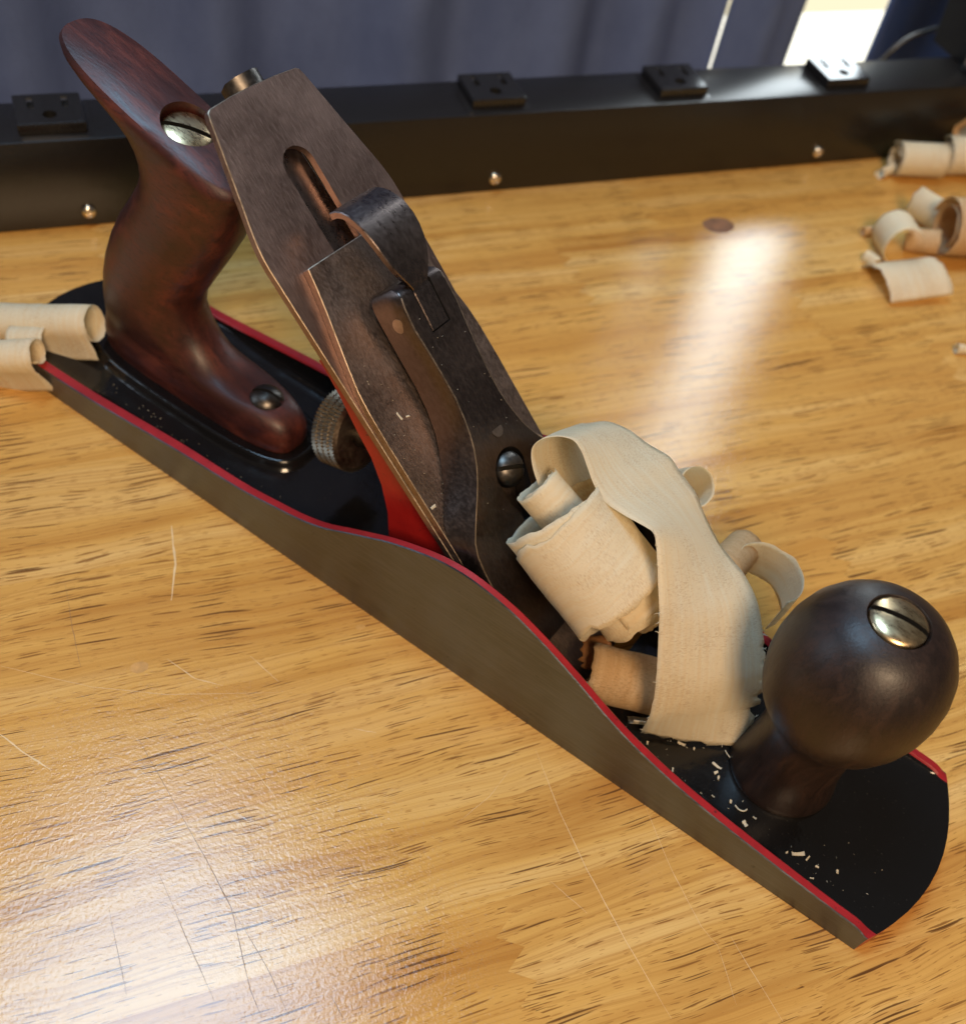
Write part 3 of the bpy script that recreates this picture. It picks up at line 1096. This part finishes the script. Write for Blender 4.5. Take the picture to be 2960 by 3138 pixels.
# knurled depth wheel
WR, NT_ = 12.6, 64
rowsz = []
for r_ in range(4):
    z0 = -4.6 + r_ * 2.3
    rowsz += [(z0 + 0.12, 0.0, r_), (z0 + 0.35, 1.0, r_), (z0 + 1.95, 1.0, r_), (z0 + 2.18, 0.0, r_)]
v, f = [], []
NS = NT_ * 2
for z, on, r_ in [(-5.0, -3.0, 0)] + rowsz + [(5.0, -3.0, 0)]:
    for k in range(NS):
        a = 2 * math.pi * (k + 0.4 * math.sin(r_ * 2.1)) / NS
        rad = WR - 0.75 + (0.75 * (1 if (k % 2) else 0.15) * on if on > 0 else on * 0.35)
        v.append((rad * math.cos(a), rad * math.sin(a), z))
nr = len(rowsz) + 2
for i in range(nr - 1):
    for k in range(NS):
        a, b = i * NS + k, i * NS + (k + 1) % NS
        f.append((a, b, b + NS, a + NS))
f.append(tuple(range(NS))[::-1])
f.append(tuple((nr - 1) * NS + k for k in range(NS)))
wm = frame((-102.5, 0, 33.0), (0.96, 0, 0.28))
wheel = mesh_obj('depth_wheel', xf(v, wm), f, M['wheel'], plane, angle=25)
v, f = lathe_vf([(4.0, 4.0), (4.0, 40.0)], 20)
mesh_obj('wheel_stud', xf(v, wm), f, M['screw_dark'], wheel)


# ------------------------------------------------------------------ shavings
def grid_obj(name, rows, mat, label, group, uv_len=None, thick=0.14, cat='wood shaving'):
    """rows[i][j] = point; i along the shaving, j across it"""
    n, mm = len(rows), len(rows[0])
    v = [tuple(p) for r in rows for p in r]
    uvs = []
    acc = random.uniform(0, 500)
    for i in range(n):
        if i:
            acc += (Vector(rows[i][mm // 2]) - Vector(rows[i - 1][mm // 2])).length
        c = 0.0
        for j in range(mm):
            if j:
                c += (Vector(rows[i][j]) - Vector(rows[i][j - 1])).length
            uvs.append((acc * S, c * S))
    f = []
    for i in range(n - 1):
        for j in range(mm - 1):
            a = i * mm + j
            f.append((a, a + 1, a + mm + 1, a + mm))
    org = sum((Vector(p) for p in v), Vector()) / len(v)
    org.z = min(p[2] for p in v)
    o = mesh_obj(name, [tuple(Vector(p) - org) for p in v], f, mat, None, smooth=True, angle=75, uvs=uvs)
    o.location = org * S
    md = o.modifiers.new('thick', 'SOLIDIFY')
    md.thickness = thick * S
    md.offset = 0
    return tag(o, label, cat, group)


def cat_rom(P, sub):
    out = []
    n = len(P)
    for i in range(n - 1):
        p0, p1, p2, p3 = [Vector(P[min(max(j, 0), n - 1)]) for j in (i - 1, i, i + 1, i + 2)]
        for k in range(sub):
            t = k / sub
            out.append(0.5 * ((2 * p1) + (p2 - p0) * t + (2 * p0 - 5 * p1 + 4 * p2 - p3) * t * t + (3 * p1 - p0 - 3 * p2 + p3) * t ** 3))
    out.append(Vector(P[-1]))
    return out


RA = [[-10, -8, 36], [-19, -7.4, 47], [-28, -6.4, 57.5], [-34.3, -5.5, 65.2], [-37.0, -4.5, 68.2], [-38.8, -3.3, 71.3], [-38.7, -2.2, 73.4], [-37.1, -0.9, 75.4], [-33.8, 0.7, 77.2], [-30.5, 1.6, 77.8], [-27.7, 1.3, 76.8], [-24.7, 0.2, 74.8], [-20.4, -1.5, 71.5], [-16.2, -2.7, 69.3], [-12.2, -3.1, 68.7], [-6.8, -3.4, 69.1], [-2.3, -3.7, 69.8], [0.0, -4.1, 69.8], [2.1, -5.6, 68.6], [6.3, -9.5, 64.1], [11.2, -13.6, 57.7], [13.6, -15.6, 53.4], [16.4, -17.7, 47.2], [18.9, -19.4, 41.0], [21.2, -20.7, 33.9], [22.7, -21.4, 26.0], [22.8, -21.0, 20.9], [22.5, -18.4, 10.5]]
RB = [[-9, 24, 25], [-17, 25, 35], [-26, 26, 42], [-33.5, 26.5, 48.0], [-37.5, 26.8, 51.8], [-39.6, 27.2, 55.0], [-40.2, 27.6, 57.2], [-39.8, 28.2, 58.2], [-38.0, 28.9, 59.0], [-33.9, 30.9, 61.2], [-30.2, 31.6, 62.1], [-25.7, 31.8, 62.3], [-19.3, 31.1, 61.9], [-12.3, 31.1, 61.8], [-7.2, 29.7, 60.1], [-0.7, 28.2, 57.9], [3.9, 26.1, 55.3], [9.4, 23.4, 53.0], [13.7, 21.4, 51.8], [18.4, 19.6, 51.3], [23.4, 17.5, 50.9], [30.4, 13.7, 48.2], [36.1, 9.6, 43.2], [39.9, 7.3, 38.7], [43.2, 5.9, 34.2], [45.3, 4.3, 28.0], [46.2, 2.6, 21.8], [49.8, -1.5, 9.9]]
A_, B_ = cat_rom(RA, 6), cat_rom(RB, 6)
rows = []
rj = random.Random(21)
na = len(A_)
for i in range(na):
    t = i / (na - 1)
    a, b = A_[i], B_[i]
    tear = max(0.0, (t - 0.80) / 0.20)
    b2 = b.lerp(a, tear * (0.03 * rj.uniform(0, 1) + (0.11 if (i % 5) < 2 else 0.0) * rj.uniform(0.3, 1.0)))
    a2 = a.lerp(b, tear * 0.012 * rj.uniform(0, 1))
    d = (A_[min(i + 1, na - 1)] - A_[max(i - 1, 0)]).normalized()
    nn = d.cross(b - a).normalized()
    r = []
    for j in range(15):
        s = j / 14
        p = a2.lerp(b2, s)
        p = p + nn * (math.sin(math.pi * s) * 0.5 + 0.35 * noise.noise(p * 0.07) + 0.10 * noise.noise(p * 0.3))
        r.append(p)
    rows.append(r)
# ragged lower end
for j in range(15):
    rows[-1][j] = rows[-1][j] + (rows[-1][j] - rows[-3][j]) * rj.uniform(-0.5, 0.5)
ribbon = grid_obj('wood_shaving', rows, M['shav'], 'long pale shaving ribbon draped from lever cap to knob', 'wood shavings in the plane mouth', thick=0.12)


def fibre(parent, p, out, along, L, seed):
    rf = random.Random(seed)
    o_, a_ = Vector(out).normalized(), Vector(along).normalized()
    n_ = o_.cross(a_)
    pts = [Vector(p) - o_ * 0.3]
    d = (o_ * rf.uniform(0.3, 1.0) + a_ * rf.uniform(-0.8, 0.8)).normalized()
    for k in range(4):
        pts.append(pts[-1] + d * L / 4)
        d = (d + n_ * rf.uniform(-0.6, 0.6) + a_ * rf.uniform(-0.5, 0.5)).normalized()
    org_ = parent.location / S
    o = tube('fibre', [tuple(q - org_) for q in pts], lambda t: 0.13 * (1 - 0.6 * t), M['crumb'], None, 5, 3)
    o.parent = parent
    return o


rf0 = random.Random(8)
for k in range(26):
    edge = 0 if k % 2 else 14
    i = int((rf0.uniform(0.60, 0.99) if edge == 0 else rf0.uniform(0.80, 0.99)) * (na - 1))
    p = rows[i][edge]
    q = rows[i][1 if edge == 0 else 13]
    fibre(ribbon, p, p - q, rows[min(i + 1, na - 1)][edge] - rows[i - 1][edge], rf0.uniform(0.8, 2.4), 100 + k)
for k in range(9):
    j = rf0.randint(0, 14)
    fibre(ribbon, rows[-1][j], rows[-1][j] - rows[-3][j], rows[-1][min(j + 1, 14)] - rows[-1][max(j - 1, 0)], rf0.uniform(0.6, 1.6), 200 + k)


def curl(name, center, axis, up, width, path, mat, label, group, shift=None, jag=0.5, thick=0.14, mcols=12, taper=None, wob=0.4, seed=1):
    ax = Vector(axis).normalized()
    p = Vector(up)
    p = (p - ax * p.dot(ax)).normalized()
    q = ax.cross(p)
    c = Vector(center)
    rr = random.Random(seed)
    rows = []
    n = len(path)
    for i, (a, b) in enumerate(path):
        t = i / (n - 1)
        sh = shift(t) if shift else 0.0
        w = width * (taper(t) if taper else 1.0)
        j0, j1 = [jag * (1.6 * noise.noise(Vector((t * 8 + seed * 3.1, k_ * 5.7, 0))) + 0.9 * noise.noise(Vector((t * 31 + seed, k_ * 3.3, 2))) + rr.uniform(-0.22, 0.22)) for k_ in (0, 1)]
        r = []
        for j in range(mcols):
            s = j / (mcols - 1)
            z = (s - 0.5) * w + sh + (j0 if j == 0 else (j1 if j == mcols - 1 else 0))
            pt = c + p * a + q * b + ax * z
            k = wob * noise.noise(pt * 0.09 + Vector((seed, 0, 0))) + 0.28 * wob * noise.noise(pt * 0.35 + Vector((0, seed, 0)))
            pt += (p * a + q * b).normalized() * k
            r.append(pt)
        rows.append(r)
    return grid_obj(name, rows, mat, label, group, thick=thick)


def spiral(r0, r1, t0, t1, n, tail=0.0, tail_bend=0.0):
    out = []
    if tail:
        a0 = math.radians(t0)
        s = 1 if t1 > t0 else -1
        tx, ty = math.sin(a0) * s, -math.cos(a0) * s
        nx, ny = math.cos(a0), math.sin(a0)
        for k in range(10, 0, -1):
            L = tail * k / 10
            out.append((r0 * math.cos(a0) + tx * L + nx * tail_bend * (k / 10) ** 2, r0 * math.sin(a0) + ty * L + ny * tail_bend * (k / 10) ** 2))
    for i in range(n):
        t = i / (n - 1)
        a = math.radians(t0 + (t1 - t0) * t)
        r = r0 + (r1 - r0) * t
        out.append((r * math.cos(a), r * math.sin(a)))
    return out


GM = 'wood shavings in the plane mouth'
BAX = (0.86, -0.02, -0.50)
# big roll resting against the lever cap: q = axis x up
curl('wood_shaving', (-14.3, -6.6, 51.0), BAX, (0, 0, 1), 29.0, spiral(15.7, 14.7, 176, -420, 96, 24, -2.5), M['shav'],
     'fat cream shaving roll with ragged end beside lever cap', GM, jag=0.85, seed=3, wob=0.35, mcols=18,
     shift=lambda t: 13.0 * (1 - t / 0.24) if t < 0.24 else 1.5 * math.sin(t * 7))
curl('wood_shaving', (-12.0, -6.0, 49.6), BAX, (0, 0, 1), 30.0, spiral(11.0, 8.0, 60, -900, 120), M['shav'],
     'inner cream roll nested inside the fat shaving roll', GM, jag=0.8, seed=15, wob=0.35, mcols=16,
     shift=lambda t: 4.0 + 3.5 * t)
curl('wood_shaving', (-27.3, -4.6, 58.2), (0.84, 0.06, -0.52), (0, 0, 1), 17, spiral(6.9, 5.2, -60, 480, 56), M['shav'],
     'small tight cream roll poking out below the cap screw', GM, jag=0.5, seed=4, wob=0.25)
curl('wood_shaving', (3.6, -3.0, 39.5), (0.76, 0.16, -0.56), (0, 0, 1), 12, spiral(5.0, 2.0, -40, 700, 52), M['shav'],
     'twisted pale inner curl end beneath the long ribbon', GM, jag=0.8, seed=5, wob=0.7)
curl('wood_shaving', (12.5, -9.0, 17.6), (0.914, 0.405, 0.0), (0, 0, 1), 27, spiral(9.0, 7.4, 135, -110, 34), M['shav_b'],
     'honey brown half curl lying on the black bed', GM, jag=0.5, seed=6)
curl('wood_shaving', (-1.0, -6.5, 14.0), (0.8, 0.5, 0.25), (0, 0.2, 1), 8, spiral(7, 6, 80, -30, 14), M['shav_d'],
     'torn russet scrap between cream roll and honey curl', GM, jag=1.2, seed=7)
curl('wood_shaving', (24.0, -8.5, 14.0), (0.80, 0.55, 0.0), (0, 0, 1), 19, spiral(6.0, 5.4, 215, 90, 18), M['shav'],
     'short dull shaving tucked under the ribbon end', GM, jag=0.7, seed=8)
curl('wood_shaving', (-8.5, 44.0, 41.0), (0.55, -0.30, 0.78), (1, 0, 0), 17, spiral(6.6, 5.0, -60, 330, 44), M['shav'],
     'round loop of shaving peeking behind the ribbon top', GM, jag=0.3, seed=9)
curl('wood_shaving', (26.5, 36.0, 31.0), (0.10, 0.10, 1.0), (1, 0, 0), 14, spiral(11.5, 10.0, -35, 215, 40), M['shav'],
     'wide open pale loop behind the front knob', GM, jag=0.4, seed=10)
curl('wood_shaving', (15.5, 37.0, 33.0), (0.0, -0.92, 0.36), (0, 0, 1), 24, spiral(6.8, 4.4, -150, 200, 36), M['shav_b'],
     'brownish inner curl between ribbon and pale loop', GM, jag=0.5, seed=11)

GL = 'wood shavings at the heel of the plane'
curl('wood_shaving', (-226.5, -19.4, 13.6), (0.84, 0.36, 0.26), (0, 0, 1), 48, spiral(6.6, 5.6, 96, -290, 46, 9.0, 1.5), M['shav'],
     'straight cream shaving tube lying across the plane heel', GL, jag=0.3, seed=12)
curl('wood_shaving', (-223.0, -37.6, 12.5), (0.82, 0.45, 0.24), (0, 0, 1), 30, spiral(6.4, 2.8, 120, -250, 44, 11.0, 2.5), M['shav'],
     'flared honey cream curl drooping over the heel edge', GL, jag=0.4, seed=13)
curl('wood_shaving', (-221.0, -25.5, 12.5), (0.82, 0.45, 0.2), (0.1, 0, 1), 13, spiral(5.0, 4.6, 60, -40, 12), M['shav'],
     'small white flake between the two heel shavings', GL, jag=0.4, seed=14)

GR = 'wood shavings at the right of the bench'


def tl(e, n, z):
    q = TMAT @ Vector((e, n, 0))
    return (q.x, q.y, z)


def te(e, n, z):
    q = TMAT @ Vector((e, n, 0))
    return (q.x, q.y, z)


RS = [((-33, 362, 8.6), (0.72, 0.68, 0.0), 26, spiral(8.6, 4.0, -60, 760, 70), 'shav', 'cream shaving tube lying against the black rail'),
      ((-13, 386, 10.0), (0.80, 0.60, 0.1), 28, spiral(10.0, 5.0, -60, 640, 60), 'shav', 'thick shaving roll at picture edge beside the rail'),
      ((-22, 396, 20.0), (0.3, 0.9, 0.3), 16, spiral(6, 4, 30, 290, 24), 'shav_b', 'upright tan curl above the rail side roll'),
      ((-11, 325, 8.0), (0.9, -0.4, 0.1), 17, spiral(9.0, 6.0, 20, 250, 30), 'shav', 'cupped shaving in the middle of the right pile'),
      ((3, 342, 9.0), (0.5, 0.85, 0.2), 18, spiral(8.5, 5.0, 10, 330, 34), 'shav_b', 'ragged tan curl at back of the right pile'),
      ((10, 312, 14.0), (0.75, 0.65, 0.0), 27, spiral(14.0, 8.0, -90, 520, 60), 'shav_b', 'largest honey shaving roll at right picture edge'),
      ((-14, 287, 9.0), (0.55, -0.80, 0.15), 20, spiral(10.6, 8.6, 205, -50, 34), 'shav', 'arched shaving at left front of the right pile'),
      ((-1, 270, -8.0), (0.62, 0.75, 0.08), 31, spiral(19, 16, 52, -58, 26), 'shav', 'flat curved shaving nearest the camera in right pile'),
      ((-6, 300, 5.0), (0.9, 0.3, 0.2), 15, spiral(6.0, 4.0, -20, 300, 26), 'shav_b', 'small tan curl half under the arched shaving'),
      ((37, 242, 2.2), (0.80, 0.60, 0.0), 7, spiral(2.2, 1.6, 0, 330, 16), 'shav', 'tiny white curl alone at right picture edge')]
RS += [((-30, 293, 2.6), (0.6, 0.75, 0.1), 6, spiral(2.8, 1.8, 20, 300, 16), 'shav_b', 'small tan fragment at left tip of the right pile'),
       ((-19, 272, 2.6), (0.9, -0.3, 0.1), 7, spiral(3.0, 2.2, 160, -40, 14), 'shav', 'small curled chip under the flat curved shaving'),
       ((-44, 350, 3.0), (0.3, 0.95, 0.1), 9, spiral(3.4, 2.4, 10, 250, 16), 'shav', 'broken flake at left end of the rail side tube')]
for i, (c, a, w, path, mt, lb) in enumerate(RS):
    curl('wood_shaving', c, a, (0, 0, 1), w, path, M[mt], lb, GR, jag=0.6, seed=30 + i)

# ------------------------------------------------------------------ crumbs
CR = [[25.8, -19.0, 1.6, .9], [33.8, -12.6, 3.2, 1.0], [37.5, -11.6, 1.0, .8], [45.4, -12.1, 4.2, .8], [46.2, -14.2, 2.0, 1.2], [47.6, -15.2, 2.0, .9], [49.1, -21.4, 1.3, .8], [53.9, -19.6, 1.4, 1.2], [61.6, -19.6, 1.5, 1.0],
      [60.2, -23.0, 2.4, 1.5], [76.2, -21.5, 5.2, 1.7], [79.0, -20.8, 2.6, .7], [73.5, -23.1, .9, .7], [82.2, -21.4, 1.4, .7], [87.3, -19.1, 1.4, 1.1], [35.9, -21.7, 2.2, .8], [75.7, -3.7, 1.0, .8], [45.9, -22.8, .8, .6], [82.3, -25.5, 1.5, .5]]
rc = random.Random(5)
for i, (x, y, L, w) in enumerate(CR):
    L, w = L * 0.72, w * 0.7
    ang = math.radians({3: -5, 10: 40, 11: 80, 9: -30, 1: 10}.get(i, rc.uniform(0, 180)))
    N = 6
    v, f = [], []
    for k in range(N + 1):
        t = k / N - 0.5
        ww = w * 0.5 * rc.uniform(0.65, 1.1)
        z = 0.25 + rc.uniform(0, 0.25) + (1.0 * (2 * t) ** 2 * 0.35 * min(L, 3) / 3)
        for s in (-1, 1):
            for dz in (0, 0.22):
                v.append((t * L + rc.uniform(-.1, .1), s * ww, z + dz + (0.25 if s > 0 else 0)))
    for k in range(N):
        a, b = k * 4, k * 4 + 4
        f += [(a, a + 2, b + 2, b), (a + 1, b + 1, b + 3, a + 3), (a, b, b + 1, a + 1), (a + 2, a + 3, b + 3, b + 2)]
    f += [(0, 1, 3, 2), (N * 4, N * 4 + 2, N * 4 + 3, N * 4 + 1)]
    zmin = min(p[2] for p in v)
    v = [(a, b, c - zmin + 0.02) for a, b, c in v]
    o = mesh_obj('wood_crumb', v, f, M['crumb'], None, smooth=False)
    o.location = (x * S, y * S, BED * S)
    o.rotation_euler = (0, 0, ang)
    special = {0: ('pale crumb beside the near rim under the ribbon end', None), 1: ('flat pale chip just under the ribbon end', None),
               9: ('torn broad flake against the near rim beside the knob', None), 11: ('bent sliver touching the largest white flake', None),
               14: ('pale crumb lying farthest towards the toe', None), 16: ('tiny crumb at the toe side of the knob base', None), 8: ('pale chip nearest the knob base', None),
               10: ('largest white wood flake on black toe bed', None), 3: ('long slim wood splinter on bed before the knob', None)}
    if i in special:
        tag(o, special[i][0], 'wood crumb')
    else:
        tag(o, 'small pale wood crumb on the black toe bed', 'wood crumb', 'pale wood crumbs on the black bed')
o = tube('wood_fibre', [(45.0, -6.0, BED + 0.4), (46.2, -7.0, BED + 0.8), (47.8, -7.6, BED + 0.9), (49.6, -7.4, BED + 0.4)], 0.16, M['crumb'], None, 6)
tag(o, 'thin curved wood fibre below the ribbon end', 'wood fibre')
o = tube('wood_fibre', [(55.4, -19.7, BED + 0.3), (56.8, -20.3, BED + 0.5), (58.2, -19.9, BED + 0.6), (58.7, -18.6, BED + 0.3)], 0.22, M['crumb'], None, 6)
tag(o, 'hook shaped wood fibre beside the knob base', 'wood fibre')

# fine dust, far too many specks to count
v, f = [], []
rd = random.Random(77)


def speck(p, n, s):
    n = Vector(n).normalized()
    a = n.orthogonal().normalized()
    a = Matrix.Rotation(rd.uniform(0, 6.28), 3, n) @ a
    b = n.cross(a)
    L, w = s * rd.uniform(0.8, 2.2), s * rd.uniform(0.4, 0.7)
    p = Vector(p) + n * 0.06
    k = len(v)
    for q in (p - a * L - b * w, p + a * L - b * w * .6, p + a * L * .8 + b * w, p - a * L * .9 + b * w * .8):
        v.append(tuple(q))
    for q in (p - a * L * .7, p + a * L * .6):
        v.append(tuple(q + n * 0.12))
    f.extend([(k, k + 1, k + 5, k + 4), (k + 1, k + 2, k + 5), (k + 2, k + 3, k + 4, k + 5), (k + 3, k, k + 4)])


for _ in range(70):
    x = rd.uniform(14, 100)
    y = -27 + abs(rd.gauss(0, 11))
    if abs(y) < 27 and (Vector((x - KX, y)).length > 17):
        speck((x, y, BED), (0, 0, 1), rd.uniform(0.05, 0.16))
for _ in range(60):
    speck((rd.uniform(-190, -75), rd.uniform(-26, -19), BED), (0, 0, 1), rd.uniform(0.08, 0.16))
for _ in range(34):
    u = rd.uniform(52, 126)
    ws, hs = None, None
    for k in range(len(LC) - 1):
        if LC[k + 1][0] <= u <= LC[k][0]:
            t = (u - LC[k][0]) / (LC[k + 1][0] - LC[k][0])
            ws = LC[k][1] + (LC[k + 1][1] - LC[k][1]) * t
            hs = LC[k][2] + (LC[k + 1][2] - LC[k][2]) * t
    y = rd.uniform(-ws + 0.6, ws - 0.6)
    if (abs(y) < 7 and 54 < u < 79) or (abs(y) < 4.2 and u > 115):
        continue
    speck(bl(u, y, hs - 0.1), (SA, 0, CA), rd.uniform(0.05, 0.12))
for _ in range(26):
    speck(bl(rd.uniform(60, 130), rd.uniform(-23, -12), 2.5), (SA, 0, CA), rd.uniform(0.06, 0.13))
speck(bl(101.5, -17.0, 2.5), (SA, 0, CA), 0.75)
speck(bl(100.0, -14.6, 2.5), (SA, 0, CA), 0.6)
speck(bl(76.5, -23.4, 2.5), (SA, 0, CA), 0.8)
dust = mesh_obj('wood_dust', v, f, M['crumb'], None, smooth=False)
tag(dust, 'fine pale wood dust scattered over the plane', 'wood dust', None, 'stuff')
